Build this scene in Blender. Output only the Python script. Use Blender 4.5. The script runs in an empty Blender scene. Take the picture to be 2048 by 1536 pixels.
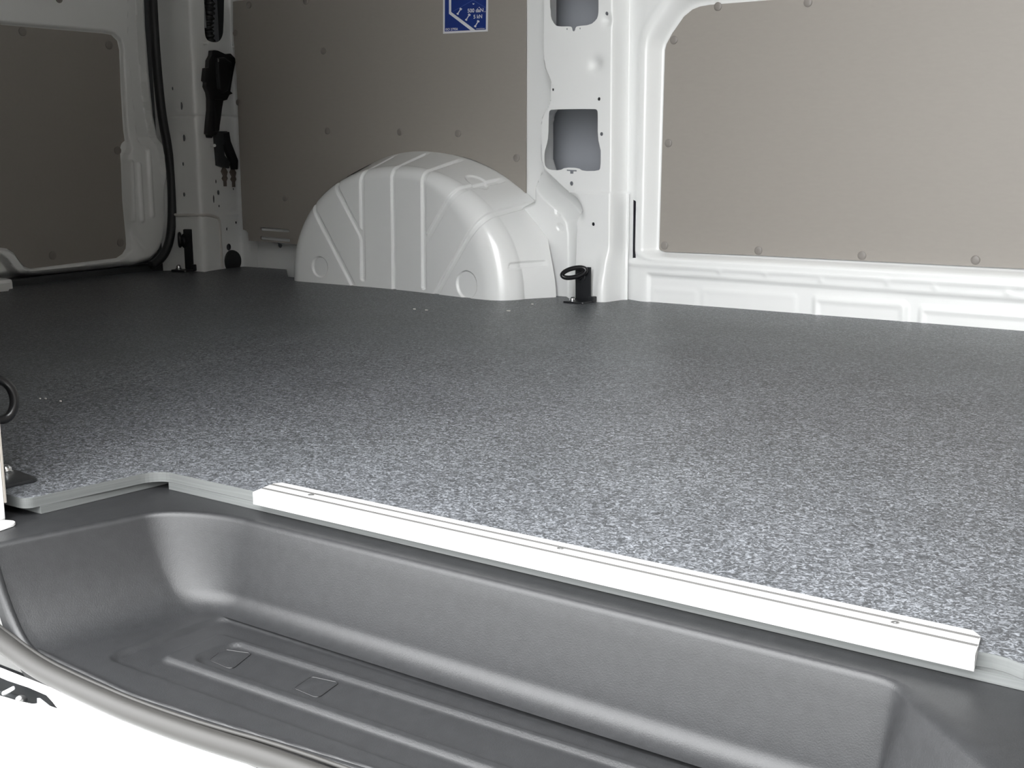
import bpy, bmesh, math, random
import numpy as np
from mathutils import Matrix, Vector
from mathutils.geometry import delaunay_2d_cdt

S = bpy.context.scene
COL = S.collection
random.seed(3)
rng = np.random.default_rng(5)

# ------------------------------------------------------------------ camera
CAM_H = 0.3628                                   # height of the lens above the cargo floor (floor top is z = 0)
F = 2545.98
RX = np.array([[0.81672763, 0.10432001, -0.56751503],     # world axes (rows) in camera axes (right, down, forward)
               [0.57697918, -0.15981757, 0.80097027],
               [-0.00714164, -0.98161891, -0.1907179]])
cam = bpy.data.cameras.new('camera')
cam.sensor_fit = 'HORIZONTAL'; cam.sensor_width = 36.0; cam.lens = F / 2048 * 36.0
cam.clip_start = 0.02
camo = bpy.data.objects.new('camera', cam); COL.objects.link(camo)
rt, up, bk = RX[:, 0], -RX[:, 1], -RX[:, 2]
camo.matrix_world = Matrix(((rt[0], up[0], bk[0], 0), (rt[1], up[1], bk[1], 0), (rt[2], up[2], bk[2], CAM_H), (0, 0, 0, 1)))
S.camera = camo

# ------------------------------------------------------------------ world, exposure
S.view_settings.view_transform = 'Standard'
S.view_settings.look = 'None'
S.view_settings.gamma = 1.0
S.view_settings.use_curve_mapping = False
S.view_settings.exposure = 0.0
W = bpy.data.worlds.new('overcast_sky'); S.world = W; W.use_nodes = True
nt = W.node_tree; nt.nodes.clear()
def wn(t): return nt.nodes.new(t)
tc = wn('ShaderNodeTexCoord'); sx = wn('ShaderNodeSeparateXYZ'); mr = wn('ShaderNodeMapRange')
mx = wn('ShaderNodeMix'); mx.data_type = 'RGBA'; bg = wn('ShaderNodeBackground'); wo = wn('ShaderNodeOutputWorld')
nt.links.new(tc.outputs['Generated'], sx.inputs[0]); nt.links.new(sx.outputs['Z'], mr.inputs['Value'])
mr.inputs['From Min'].default_value = 0.0; mr.inputs['From Max'].default_value = 1.0
mx.inputs['A'].default_value = (0.38, 0.385, 0.39, 1); mx.inputs['B'].default_value = (1.08, 1.09, 1.095, 1)   # overcast: brighter overhead
nt.links.new(mr.outputs[0], mx.inputs['Factor']); nt.links.new(mx.outputs['Result'], bg.inputs['Color'])
bg.inputs['Strength'].default_value = 15.0
nt.links.new(bg.outputs[0], wo.inputs[0])

# ------------------------------------------------------------------ pixel of the photograph -> point on a real plane
CAMP = np.array([0, 0, CAM_H])
def ray(p): return RX @ np.array([p[0] - 1024.0, p[1] - 768.0, F])
def on_y(p, y): r = ray(p); return CAMP + r * (y / r[1])
def on_x(p, x): r = ray(p); return CAMP + r * (x / r[0])
def on_z(p, z): r = ray(p); return CAMP + r * ((z - CAM_H) / r[2])
def on_wall(p, A, B):                            # vertical plane through plan points A, B -> (distance from A, z)
    r = ray(p); A = np.array(A); B = np.array(B); d = (B - A) / np.linalg.norm(B - A); n = np.array([-d[1], d[0]])
    t = (A @ n) / (r[:2] @ n); q = CAMP + r * t
    return np.array([(q[:2] - A) @ d, q[2]])
def PY(pts, y): return np.array([on_y(p, y)[[0, 2]] for p in pts])
def PX(pts, x): return np.array([on_x(p, x)[[1, 2]] for p in pts])
def PZ(pts, z): return np.array([on_z(p, z)[:2] for p in pts])

# ------------------------------------------------------------------ materials
MAT = {}
def material(name, color, rough=0.5, metal=0.0, coat=0.0, spec=0.5):
    m = bpy.data.materials.new(name); m.use_nodes = True
    b = m.node_tree.nodes['Principled BSDF']
    b.inputs['Base Color'].default_value = (*color, 1); b.inputs['Roughness'].default_value = rough
    b.inputs['Metallic'].default_value = metal; b.inputs['Coat Weight'].default_value = coat
    b.inputs['Coat Roughness'].default_value = 0.06; b.inputs['Specular IOR Level'].default_value = spec
    MAT[name] = m
    return m, m.node_tree, b
def noise(nt, scale, detail=3, rough=0.5, dist=0.0, vec=None):
    n = nt.nodes.new('ShaderNodeTexNoise'); n.inputs['Scale'].default_value = scale; n.inputs['Detail'].default_value = detail
    n.inputs['Roughness'].default_value = rough; n.inputs['Distortion'].default_value = dist
    if vec is None:
        t = nt.nodes.new('ShaderNodeTexCoord'); vec = t.outputs['Object']
    nt.links.new(vec, n.inputs['Vector'])
    return n
def ramp(nt, src, stops):
    r = nt.nodes.new('ShaderNodeValToRGB'); e = r.color_ramp.elements
    while len(e) < len(stops): e.new(0.5)
    for k, (p, c) in enumerate(stops): e[k].position = p; e[k].color = (*c, 1)
    nt.links.new(src, r.inputs['Fac']); return r
def bump(nt, b, src, strength, dist):
    n = nt.nodes.new('ShaderNodeBump'); n.inputs['Strength'].default_value = strength; n.inputs['Distance'].default_value = dist
    nt.links.new(src, n.inputs['Height']); nt.links.new(n.outputs[0], b.inputs['Normal'])
def scaled(nt, sc):
    t = nt.nodes.new('ShaderNodeTexCoord'); mp = nt.nodes.new('ShaderNodeMapping')
    mp.inputs['Scale'].default_value = sc; nt.links.new(t.outputs['Object'], mp.inputs['Vector']); return mp.outputs[0]

m, t, b = material('white_paint', (0.82, 0.825, 0.815), 0.30, coat=0.6)
n = noise(t, 3.0, 2); r = ramp(t, n.outputs['Fac'], [(0.3, (0.81, 0.818, 0.808)), (0.7, (0.83, 0.836, 0.826))]); t.links.new(r.outputs[0], b.inputs['Base Color'])
m, t, b = material('panel_board', (0.30, 0.275, 0.245), 0.52, spec=0.55)
n = noise(t, 160, 4, vec=scaled(t, (0.35, 1, 1))); r = ramp(t, n.outputs['Fac'], [(0.3, (0.300, 0.276, 0.248)), (0.7, (0.310, 0.285, 0.256))]); t.links.new(r.outputs[0], b.inputs['Base Color'])
material('fastener_plastic', (0.235, 0.215, 0.197), 0.45)
m, t, b = material('floor_film', (0.05, 0.053, 0.057), 0.42, spec=0.35)
n = noise(t, 195, 5, 0.62, 1.5)
r = ramp(t, n.outputs['Fac'], [(0.38, (0.034, 0.036, 0.039)), (0.49, (0.066, 0.070, 0.076)), (0.57, (0.155, 0.165, 0.178)), (0.67, (0.25, 0.266, 0.287))])
n2 = noise(t, 7, 3); mm = t.nodes.new('ShaderNodeMix'); mm.data_type = 'RGBA'; mm.blend_type = 'MULTIPLY'; mm.inputs['Factor'].default_value = 1.0
r2 = ramp(t, n2.outputs['Fac'], [(0.3, (0.88, 0.88, 0.88)), (0.7, (1.08, 1.08, 1.08))])
t.links.new(r.outputs[0], mm.inputs['A']); t.links.new(r2.outputs[0], mm.inputs['B']); t.links.new(mm.outputs['Result'], b.inputs['Base Color'])
bump(t, b, n.outputs['Fac'], 0.25, 0.0008)
m, t, b = material('board_edge', (0.40, 0.415, 0.41), 0.6)
n = noise(t, 25, 3, vec=scaled(t, (0.3, 0.3, 26))); r = ramp(t, n.outputs['Fac'], [(0.35, (0.098, 0.103, 0.102)), (0.65, (0.12, 0.126, 0.124))]); t.links.new(r.outputs[0], b.inputs['Base Color'])
m, t, b = material('step_plastic', (0.05, 0.052, 0.056), 0.45, spec=0.5)
n = noise(t, 760, 3, 0.6); bump(t, b, n.outputs['Fac'], 0.26, 0.0007)
n = noise(t, 90, 4, 0.7); r = ramp(t, n.outputs['Fac'], [(0.3, (0.012, 0.0124, 0.0134)), (0.72, (0.017, 0.0175, 0.0188))]); t.links.new(r.outputs[0], b.inputs['Base Color'])
material('black_rubber', (0.012, 0.013, 0.015), 0.5)
material('grey_rubber', (0.028, 0.027, 0.0255), 0.50, spec=0.32)
material('black_steel', (0.014, 0.015, 0.017), 0.38)
material('black_plastic', (0.010, 0.010, 0.011), 0.28)
material('charcoal_plastic', (0.032, 0.035, 0.037), 0.5)
material('chrome', (0.75, 0.76, 0.78), 0.12, metal=1.0)
material('zinc', (0.55, 0.55, 0.55), 0.35, metal=1.0)
m, t, b = material('brushed_aluminium', (0.44, 0.44, 0.435), 0.45, metal=0.2)
n = noise(t, 60, 3, vec=scaled(t, (0.2, 8, 8))); r = ramp(t, n.outputs['Fac'], [(0.3, (0.425, 0.425, 0.42)), (0.7, (0.455, 0.455, 0.45))]); t.links.new(r.outputs[0], b.inputs['Base Color'])
material('groove_shade_grey', (0.10, 0.098, 0.095), 0.6)
material('sticker_blue', (0.012, 0.035, 0.20), 0.3)
material('sticker_white', (0.72, 0.72, 0.74), 0.35)
material('sticker_pale_blue', (0.045, 0.085, 0.30), 0.35)
material('clip_brown', (0.13, 0.105, 0.09), 0.5)
material('wire_brown', (0.16, 0.07, 0.025), 0.5)
material('wire_grey', (0.30, 0.31, 0.32), 0.4)
material('sealant', (0.62, 0.60, 0.57), 0.5)
material('scratch_light', (0.30, 0.30, 0.30), 0.6)
material('crumb', (0.75, 0.74, 0.70), 0.7)
material('primer_grey', (0.36, 0.375, 0.405), 0.5)
material('roof_bounce_grey', (0.22, 0.22, 0.215), 0.7)
material('sky_blocker_dark', (0.09, 0.085, 0.08), 0.9)
material('dark_cavity', (0.02, 0.02, 0.02), 0.7)
m, t, b = material('concrete', (0.34, 0.34, 0.33), 0.85)
n = noise(t, 2.2, 6, 0.6); r = ramp(t, n.outputs['Fac'], [(0.3, (0.30, 0.30, 0.29)), (0.7, (0.38, 0.38, 0.37))]); t.links.new(r.outputs[0], b.inputs['Base Color'])

# ------------------------------------------------------------------ object helpers
def obj(name, me, mat=None, parent=None, smooth=False):
    o = bpy.data.objects.new(name, me); COL.objects.link(o)
    if mat: me.materials.append(MAT[mat])
    me.polygons.foreach_set('use_smooth', np.full(len(me.polygons), bool(smooth)))
    if parent is not None: o.parent = parent
    return o
def thing(name, label, cat, loc=(0, 0, 0), rotz=0.0, group=None):
    o = bpy.data.objects.new(name, None); COL.objects.link(o); o.empty_display_size = 0.05
    o.location = loc; o.rotation_euler = (0, 0, rotz); return tag(o, label, cat, group)
def tag(o, label, cat, group=None, kind=None):
    o['label'] = label; o['category'] = cat
    if group: o['group'] = group
    if kind: o['kind'] = kind
    return o
def mesh(name, verts, faces):
    me = bpy.data.meshes.new(name); me.from_pydata([tuple(v) for v in verts], [], [tuple(f) for f in faces]); me.update(); return me
def from_bm(name, bm):
    me = bpy.data.meshes.new(name); bm.normal_update(); bm.to_mesh(me); bm.free(); return me
def sharp(o, deg=35):
    me = o.data
    if hasattr(me, 'set_sharp_from_angle'): me.set_sharp_from_angle(angle=math.radians(deg))
    return o

def sst(a, b, x):
    t = np.clip((x - a) / (b - a), 0, 1); return t * t * (3 - 2 * t)
def seg_d(u, v, pts):                            # distance to a polyline
    d = np.full(np.shape(u), 1e9)
    for a, b in zip(pts[:-1], pts[1:]):
        ab = b - a; L = max(ab @ ab, 1e-12)
        tt = np.clip(((u - a[0]) * ab[0] + (v - a[1]) * ab[1]) / L, 0, 1)
        d = np.minimum(d, np.hypot(u - a[0] - tt * ab[0], v - a[1] - tt * ab[1]))
    return d
def inside(u, v, P):
    c = np.zeros(np.shape(u), bool); n = len(P)
    for i in range(n):
        a, b = P[i], P[(i + 1) % n]
        if a[1] == b[1]: continue
        k = ((a[1] > v) != (b[1] > v)) & (u < (b[0] - a[0]) * (v - a[1]) / (b[1] - a[1]) + a[0])
        c ^= k
    return c
def sd_poly(u, v, P):                            # negative inside
    P = np.asarray(P); d = seg_d(u, v, np.vstack([P, P[:1]])); return np.where(inside(u, v, P), -d, d)
def sd_box(u, v, x0, x1, z0, z1, r):
    cx, cz, hx, hz = (x0 + x1) / 2, (z0 + z1) / 2, abs(x1 - x0) / 2, abs(z1 - z0) / 2
    qx, qz = np.abs(u - cx) - hx + r, np.abs(v - cz) - hz + r
    return np.hypot(np.maximum(qx, 0), np.maximum(qz, 0)) + np.minimum(np.maximum(qx, qz), 0) - r
def groove(d, w, e): return 1 - sst(w - e, w, d)  # 1 in the middle of a line of half-width w
def gauss(u, v, c, r): return np.exp(-((u - c[0]) ** 2 + (v - c[1]) ** 2) / (r * r))

def rnd(pts, k=2):                               # Chaikin rounding of a closed outline
    P = np.asarray(pts, float)
    for _ in range(k):
        Q = np.roll(P, -1, 0); P = np.stack([P * .75 + Q * .25, P * .25 + Q * .75], 1).reshape(-1, P.shape[1])
    return P
def smooth_line(pts, k=2):                       # the same for an open line, ends kept
    P = np.asarray(pts, float)
    for _ in range(k):
        A, B = P[:-1], P[1:]
        P = np.vstack([P[:1], np.stack([A * .75 + B * .25, A * .25 + B * .75], 1).reshape(-1, P.shape[1]), P[-1:]])
    return P
def fillet(pts, radii, n=6):                     # rounded corners of a closed outline, one radius per corner
    P = [np.array(p, float) for p in pts]; out = []
    for i, p in enumerate(P):
        r = radii[i] if hasattr(radii, '__len__') else radii
        a, b = P[i - 1] - p, P[(i + 1) % len(P)] - p
        la, lb = np.linalg.norm(a), np.linalg.norm(b); a, b = a / la, b / lb
        ang = math.acos(max(-1, min(1, a @ b)))
        if r <= 0 or ang > 3.12: out.append(p); continue
        d = min(r / math.tan(ang / 2), la * .49, lb * .49); r2 = d * math.tan(ang / 2)
        bis = (a + b) / np.linalg.norm(a + b); c = p + bis * math.hypot(d, r2)
        p0, p1 = p + a * d - c, p + b * d - c
        a0, a1 = math.atan2(p0[1], p0[0]), math.atan2(p1[1], p1[0])
        da = (a1 - a0 + math.pi) % (2 * math.pi) - math.pi
        for k in range(n + 1): out.append(c + r2 * np.array([math.cos(a0 + da * k / n), math.sin(a0 + da * k / n)]))
    return np.array(out)
def circle(c, r, n=20, rz=None):
    rz = r if rz is None else rz
    a = np.linspace(0, 2 * math.pi, n, endpoint=False); return np.stack([c[0] + r * np.cos(a), c[1] + rz * np.sin(a)], 1)
def resample(P, step, closed=True):
    P = np.asarray(P, float); out = []; n = len(P)
    for i in range(n if closed else n - 1):
        a, b = P[i], P[(i + 1) % n]; L = np.linalg.norm(b - a)
        if L < 1e-6: continue
        k = max(1, int(round(L / step)))
        for j in range(k): out.append(a + (b - a) * j / k)
    if not closed: out.append(P[-1])
    return np.array(out)

def triangulate(outline, holes, step, fine=None):
    """constrained triangulation of an outline with real holes; fine = (u0,u1,v0,v1,step) zone"""
    loops = []
    st = fine[4] if fine else step
    for P in [outline] + list(holes):
        if not step: loops.append(np.asarray(P, float)); continue
        loops.append(resample(P, st * (1.0 if not fine else 2.0) if P is outline else min(st, 0.004)))
    pts = []; edges = []
    for Lp in loops:
        k0 = len(pts); pts += list(Lp); n = len(Lp); edges += [(k0 + i, k0 + (i + 1) % n) for i in range(n)]
    B = np.array(pts)
    lo, hi = loops[0].min(0), loops[0].max(0)
    G = []
    if step:
        g = np.stack(np.meshgrid(np.arange(lo[0] + step / 2, hi[0], step), np.arange(lo[1] + step / 2, hi[1], step)), -1).reshape(-1, 2)
        if fine:
            u0, u1, v0, v1, s2 = fine
            k = (g[:, 0] > u0) & (g[:, 0] < u1) & (g[:, 1] > v0) & (g[:, 1] < v1); G.append((g[~k], step))
            f = np.stack(np.meshgrid(np.arange(max(lo[0], u0) + s2 / 2, min(hi[0], u1), s2), np.arange(max(lo[1], v0) + s2 / 2, min(hi[1], v1), s2)), -1).reshape(-1, 2)
            G.append((f, s2))
        else: G.append((g, step))
    allp = [B]
    for g, s in G:
        k = inside(g[:, 0], g[:, 1], loops[0])
        for h in loops[1:]: k &= ~inside(g[:, 0], g[:, 1], h)
        g = g[k]
        keep = np.ones(len(g), bool)
        cell = {}
        for p in B: cell.setdefault((int(p[0] // s), int(p[1] // s)), []).append(p)
        for i, p in enumerate(g):
            cx, cy = int(p[0] // s), int(p[1] // s)
            for dx in (-1, 0, 1):
                for dy in (-1, 0, 1):
                    for q in cell.get((cx + dx, cy + dy), ()):
                        if (q[0] - p[0]) ** 2 + (q[1] - p[1]) ** 2 < (0.45 * s) ** 2: keep[i] = False
        allp.append(g[keep])
    P = np.vstack(allp)
    r = delaunay_2d_cdt([Vector((float(a), float(b))) for a, b in P], edges, [], 0, 1e-7, False)
    V = np.array([(v.x, v.y) for v in r[0]]); T = np.array([f for f in r[2] if len(f) == 3])
    C = V[T].mean(1)
    k = inside(C[:, 0], C[:, 1], loops[0])
    for h in loops[1:]: k &= ~inside(C[:, 0], C[:, 1], h)
    return V, T[k]
def sheet(name, outline, holes, step, fmap, mat, parent=None, thick=None, fine=None, smooth=True, offset=-1.0, facing=None):
    V, T = triangulate(np.asarray(outline, float), [np.asarray(h, float) for h in holes], step, fine)
    X = fmap(V[:, 0], V[:, 1])
    if facing is not None:                       # wind the triangles so that the front looks this way
        nrm = np.cross(X[T[:, 1]] - X[T[:, 0]], X[T[:, 2]] - X[T[:, 0]]).sum(0)
        if nrm @ np.array(facing) < 0: T = T[:, ::-1]
    me = mesh(name, X, T.tolist())
    o = obj(name, me, mat, parent, smooth)
    if thick:
        md = o.modifiers.new('thickness', 'SOLIDIFY'); md.thickness = thick; md.offset = offset
        if smooth:
            es = o.modifiers.new('crisp_edges', 'EDGE_SPLIT'); es.split_angle = math.radians(60)
    return o
def grid_mesh(name, X, mat, parent=None, closed_u=False, flip=False, smooth=True):
    nu, nv = X.shape[:2]; F_ = []
    for i in range(nu if closed_u else nu - 1):
        for j in range(nv - 1):
            a, b_, c, d = i * nv + j, ((i + 1) % nu) * nv + j, ((i + 1) % nu) * nv + j + 1, i * nv + j + 1
            F_.append((a, b_, c, d) if not flip else (d, c, b_, a))
    return obj(name, mesh(name, X.reshape(-1, 3), F_), mat, parent, smooth)

def box(bm, c, s, bev=0.0, rot=None):
    r = bmesh.ops.create_cube(bm, size=1.0); vs = r['verts']
    for v in vs: v.co = Vector((v.co.x * s[0], v.co.y * s[1], v.co.z * s[2]))
    if bev:
        es = list({e for v in vs for e in v.link_edges}); q = bmesh.ops.bevel(bm, geom=es, offset=bev, segments=2, profile=0.6, affect='EDGES')
        vs = list({v for f in q['faces'] for v in f.verts} | {v for v in vs if v.is_valid})
    for v in vs:
        co = v.co.copy()
        if rot is not None: co = rot @ co
        v.co = co + Vector(c)
    return vs
def tube(bm, pts, r, n=10, cap=True, closed=False, sx=1.0):
    P = [Vector(p) for p in pts]; rings = []; N = len(P)
    prev = None
    for i in range(N):
        if closed: tg = (P[(i + 1) % N] - P[i - 1]).normalized()
        else: tg = (P[min(i + 1, N - 1)] - P[max(i - 1, 0)]).normalized()
        if prev is None:
            a = Vector((0, 0, 1)) if abs(tg.z) < 0.9 else Vector((0, 1, 0)); prev = tg.cross(a).normalized()
        n1 = (prev - tg * prev.dot(tg)).normalized(); prev = n1; n2 = tg.cross(n1)
        rr = r[i] if hasattr(r, '__len__') else r
        rings.append([bm.verts.new(P[i] + (n1 * math.cos(2 * math.pi * k / n) * sx + n2 * math.sin(2 * math.pi * k / n)) * rr) for k in range(n)])
    M = N if closed else N - 1
    for i in range(M):
        A, B_ = rings[i], rings[(i + 1) % N]
        for k in range(n): bm.faces.new((A[k], A[(k + 1) % n], B_[(k + 1) % n], B_[k]))
    if cap and not closed:
        bm.faces.new(rings[0][::-1]); bm.faces.new(rings[-1])
def lathe(bm, prof, o, axis, n=20):              # prof = [(r, h)] about axis through o
    ax = Vector(axis).normalized(); a = ax.orthogonal().normalized(); b_ = ax.cross(a); o = Vector(o); rings = []
    for r, h in prof:
        if r < 1e-6: rings.append([bm.verts.new(o + ax * h)])
        else: rings.append([bm.verts.new(o + ax * h + (a * math.cos(2 * math.pi * k / n) + b_ * math.sin(2 * math.pi * k / n)) * r) for k in range(n)])
    for A, B_ in zip(rings[:-1], rings[1:]):
        for k in range(n):
            q = [A[k % len(A)], A[(k + 1) % len(A)], B_[(k + 1) % len(B_)], B_[k % len(B_)]]
            q = list(dict.fromkeys(q))
            if len(q) > 2:
                try: bm.faces.new(q)
                except ValueError: pass
    if len(rings[0]) > 1: bm.faces.new(rings[0][::-1])
    if len(rings[-1]) > 1: bm.faces.new(rings[-1])
def prism(name, pts3, direction, mat, parent=None, bev=0.0, seg=2, smooth=True):   # flat outline extruded along direction
    bm = bmesh.new(); vs = [bm.verts.new(Vector(p)) for p in pts3]; f = bm.faces.new(vs); bm.normal_update()
    d = Vector(direction)
    r = bmesh.ops.extrude_face_region(bm, geom=[f]); tv = [g for g in r['geom'] if isinstance(g, bmesh.types.BMVert)]
    for v in tv: v.co += d
    bmesh.ops.recalc_face_normals(bm, faces=bm.faces[:])
    if bev:
        top = [g for g in r['geom'] if isinstance(g, bmesh.types.BMFace)][0]
        bmesh.ops.bevel(bm, geom=list(top.edges), offset=bev, segments=seg, profile=0.6, affect='EDGES')
    bmesh.ops.triangulate(bm, faces=[f for f in bm.faces if len(f.verts) > 4])
    return sharp(obj(name, from_bm(name, bm), mat, parent, smooth), 40)

# ================================================================== SETTING
LEFT_Y = 2.47                                    # van's left side wall; X runs to the front of the van, Z up from the cargo floor
ROOF = 1.85
FRONT = 0.14
# ---------------- ground
o = obj('ground', mesh('ground', [(-30, -30, -.66), (30, -30, -.66), (30, 30, -.66), (-30, 30, -.66)], [(0, 1, 2, 3)]), 'concrete')
tag(o, 'grey concrete ground under the van', 'ground', kind='structure')

bm = bmesh.new(); bmesh.ops.create_cube(bm, size=1.0)
for v in bm.verts: v.co = Vector((3.6 + v.co.x * .3, 1.0 + v.co.y * 10.4, 1.80 + v.co.z * 4.92))  # added slab out of view: blocks low sky so the rear stays dark
o = obj('sky_blocker', from_bm('sky_blocker', bm), 'sky_blocker_dark'); tag(o, 'added dark slab out of view ahead of the van, blocking sky light', 'light blocker', kind='structure')

# ---------------- left wall
wall = bpy.data.objects.new('wall_left', None); COL.objects.link(wall)
tag(wall, 'white pressed steel side wall of the van opposite the open door', 'wall', kind='structure')

# front bay frame with the recess of the front board
PB_F = 2.492
fp_px = [(1330, 100), (1333, 88), (1345, 66), (1368, 33), (1385, 19), (1400, 13), (1420, 9.5), (1530, 1), (1700, -11)]
fp = [tuple(q) for q in PY(fp_px, PB_F)]
bl, br = PY([(1318.5, 497), (2048, 537.5)], PB_F)
zt = fp[-1][1]
front_out = fp + [(0.03, zt + .004), (0.08, zt - .05), (0.085, br[1] + .03), (0.065, br[1])] + [tuple(br), tuple(PY([(1500, 510)], PB_F)[0]), tuple(PY([(1330, 503.5)], PB_F)[0]), tuple(PY([(1320.5, 500)], PB_F)[0]), tuple(bl)]
front_out = np.array(front_out)
RO = front_out.copy()
zb_panel = bl[1] - .003
def zwarp(v): return np.where(v < zb_panel, zb_panel + (v - zb_panel) * 2.6, v)
def lineY(a, b, y): return PY([a, b], y)
ribA = PY([(1296, 549), (2048, 603)], LEFT_Y)
boxes = []
for (x0, y0), (x1, y1) in (((1392, 577), (1300, 577)), ((1592, 590), (1402, 575)), ((1812, 607), (1626, 592)), ((2200, 640), (1838, 612))):
    a = PY([(x1, y1)], LEFT_Y)[0]; b_ = PY([(x0, y0)], LEFT_Y)[0]; boxes.append((a[0], b_[0], (a[1] + b_[1]) / 2))
dots = PY([(1438, 543), (1530, 548), (1641, 559), (1774, 565), (1869, 574), (2016, 586)], LEFT_Y)
xl0 = PY([(1252, 300)], LEFT_Y)[0][0]
xb1 = PY([(1283, 300)], LEFT_Y)[0][0]
def front_map(u, v):
    near = (u < 0.13) & (v < 1.0)
    y = np.full(u.shape, LEFT_Y)
    y += 0.016 * (1 - sst(xl0 - .005, xl0 + .05, u))
    w = sd_poly(u, zwarp(v), RO)
    y += 0.030 * (1 - sst(0.004, 0.040, w)) * near
    y += -0.0035 * np.exp(-((w - .050) / .008) ** 2) * (u < 0.5)                # rolled lip round the recess
    y += -0.004 * sst(.0, .012, zb_panel - v - .020) * (1 - sst(.0, .008, zb_panel - v - .032)) # bead under the board
    d = sd_box(u, v, ribA[0][0], 0.09, -0.2, 9, 0.012)
    zl = ribA[0][1] + (u - ribA[0][0]) * (ribA[1][1] - ribA[0][1]) / (ribA[1][0] - ribA[0][0])
    dd = np.maximum(d, v - zl)
    y += 0.006 * (1 - sst(-.004, .004, dd))                                      # lower pressing
    for i_, (x0, x1, z1) in enumerate(boxes):
        q = sd_box(u, v, x0, x1, -0.3, z1, 0.008); a_ = (.25, .3, 1, 1)[i_]
        y -= a_ * (0.005 * (1 - sst(-.004, .004, q)) - 0.003 * (1 - sst(-.004, .004, q + .011)))
    for p in dots: y -= 0.003 * gauss(u, v, p, 0.006)
    return np.stack([u, y, v], 1)
slot = fillet(PY([(1264.5, 400), (1274, 402), (1271.5, 516), (1263, 516)], 2.478), [0.0, .003, 0, 0], 3)
xl = xe_frame = PY([(1223, 300)], 2.435)[0][0] + .013
sheet('front_bay_frame', [(xl, -.03), (FRONT, -.03), (FRONT, ROOF), (xl, ROOF)], [slot], 0.05, front_map, 'white_paint', wall,
      thick=.0012, fine=(xl - .1, -.50, -.05, .72, .0042), facing=(0, -1, 0))

# middle pillar
PM = 2.435
def pm(pts): return PY(pts, PM)
bodyL = pm([(1079, -60), (1079, 120), (1082, 140), (1093, 165), (1093, 195), (1086, 215), (1077, 228), (1073, 250), (1074, 320), (1082, 345), (1138, 398), (1146, 425), (1147, 460), (1145, 530), (1145, 625), (1300, 625), (1300, -60)])
bodyL = np.vstack([[bodyL[0][0], ROOF + .1], bodyL[:-1], [bodyL[-1][0], ROOF + .1]])
gus = PY([(1062, 350), (1090, 386), (1126, 420), (1141, 440), (1146, 470), (1146, 640), (960, 640), (960, 440), (1062, 400)], 2.455)
semi = PY([(1078, 180)], 2.47)[0]
xe1 = pm([(1223, 300)])[0][0]; xe3 = xe1 + .013
zseam = pm([(1180, 384)])[0][1]
dimple = pm([(1190, 128)])[0]; dimple2 = pm([(1214, 40)])[0]
emb = PY([(1116, 424), (1120, 455)], 2.455)
pocket = pm([(1149, 412)])[0]
def pillar_map(u, v):
    y = np.full(u.shape, 2.507)
    s = sd_poly(u, v, bodyL); y -= 0.072 * (1 - sst(-.012, .004, s))
    g = sd_poly(u, v, gus); y = np.minimum(y, 2.507 - 0.052 * (1 - sst(-.014, .006, g)))
    y += 0.050 * sst(xe1 - .002, xe3, u)
    low = sst(0.0, .002, zseam - v)
    on = (s < -.002)
    y -= 0.0040 * low * on
    y -= 0.016 * (1 - sst(.02, .13, v)) * sst(-.004, .03, -s) * (1 - sst(xe1 - .02, xe3, u))
    y -= 0.010 * (1 - sst(0.08, .125, v)) * np.exp(-((u - xe1 + .004) / .02) ** 2)
    y += 0.008 * gauss(u, v, dimple, .016) + 0.006 * gauss(u, v, dimple2, .012)
    for c in emb: y += 0.0035 * (1 - sst(.007, .010, np.hypot(u - c[0], v - c[1])))
    y += 0.035 * np.exp(-(((u - pocket[0]) * .8 + (v - pocket[1]) * .45) / .011) ** 2 - (((v - pocket[1]) * .8 - (u - pocket[0]) * .45) / .022) ** 2)
    return np.stack([u, y, v], 1)
z5 = lambda pts: [(1020 + a / 4.8, b / 4.8) for a, b in pts]
z6 = lambda pts: [(1020 + a / 4.8, 300 + b / 4.8) for a, b in pts]
hA = rnd(pm([(1100, -60)] + z5([(384, 70), (390, 90), (392, 170), (430, 240), (470, 255), (575, 252), (596, 262), (600, 300), (622, 300), (630, 262), (650, 250), (770, 240), (830, 190), (848, 140), (850, 60)]) + [(1197, -60)]), 1)
hB = rnd(pm(z5([(372, 1100), (378, 1065), (400, 1050), (815, 1045), (838, 1058), (843, 1085), (842, 1320), (870, 1440)]) + z6([(872, 0), (870, 170), (850, 200), (700, 203), (655, 172), (530, 168), (480, 196), (375, 190), (340, 160), (330, 120), (330, 20)]) + z5([(350, 1400), (368, 1310)])), 1)
ph = [hA, hB]
for (x, y), r in (((1213, 27), .0036), ((1134, 58), .0018), ((1160, 57), .0018), ((1198, 198), .0036), ((1203, 268), .0040), ((1143, 367), .0046), ((1188.5, 448), .0038)):
    ph.append(circle(pm([(x, y)])[0], r, 14, r * 1.1))
ph.append(pm([(1104.5, 177), (1108, 177), (1108, 181.5), (1104.5, 181.5)]))
ph.append(pm(z6([(543, 188), (640, 193), (640, 207), (610, 205), (608, 228), (576, 227), (576, 203), (545, 200)])))
xp0 = PY([(1040, 0)], 2.5)[0][0]
sheet('middle_pillar', [(xp0 + .0, .25), (xp0, .21), (-1.72, .17), (-1.69, .10), (-1.66, .03), (-1.66, -.03), (xe3 + .006, -.03), (xe3 + .006, ROOF), (xp0, ROOF)], ph, 0.03, pillar_map, 'white_paint', wall,
      thick=.0012, fine=(-3, 0, -.05, .72, .0030), facing=(0, -1, 0))
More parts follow.
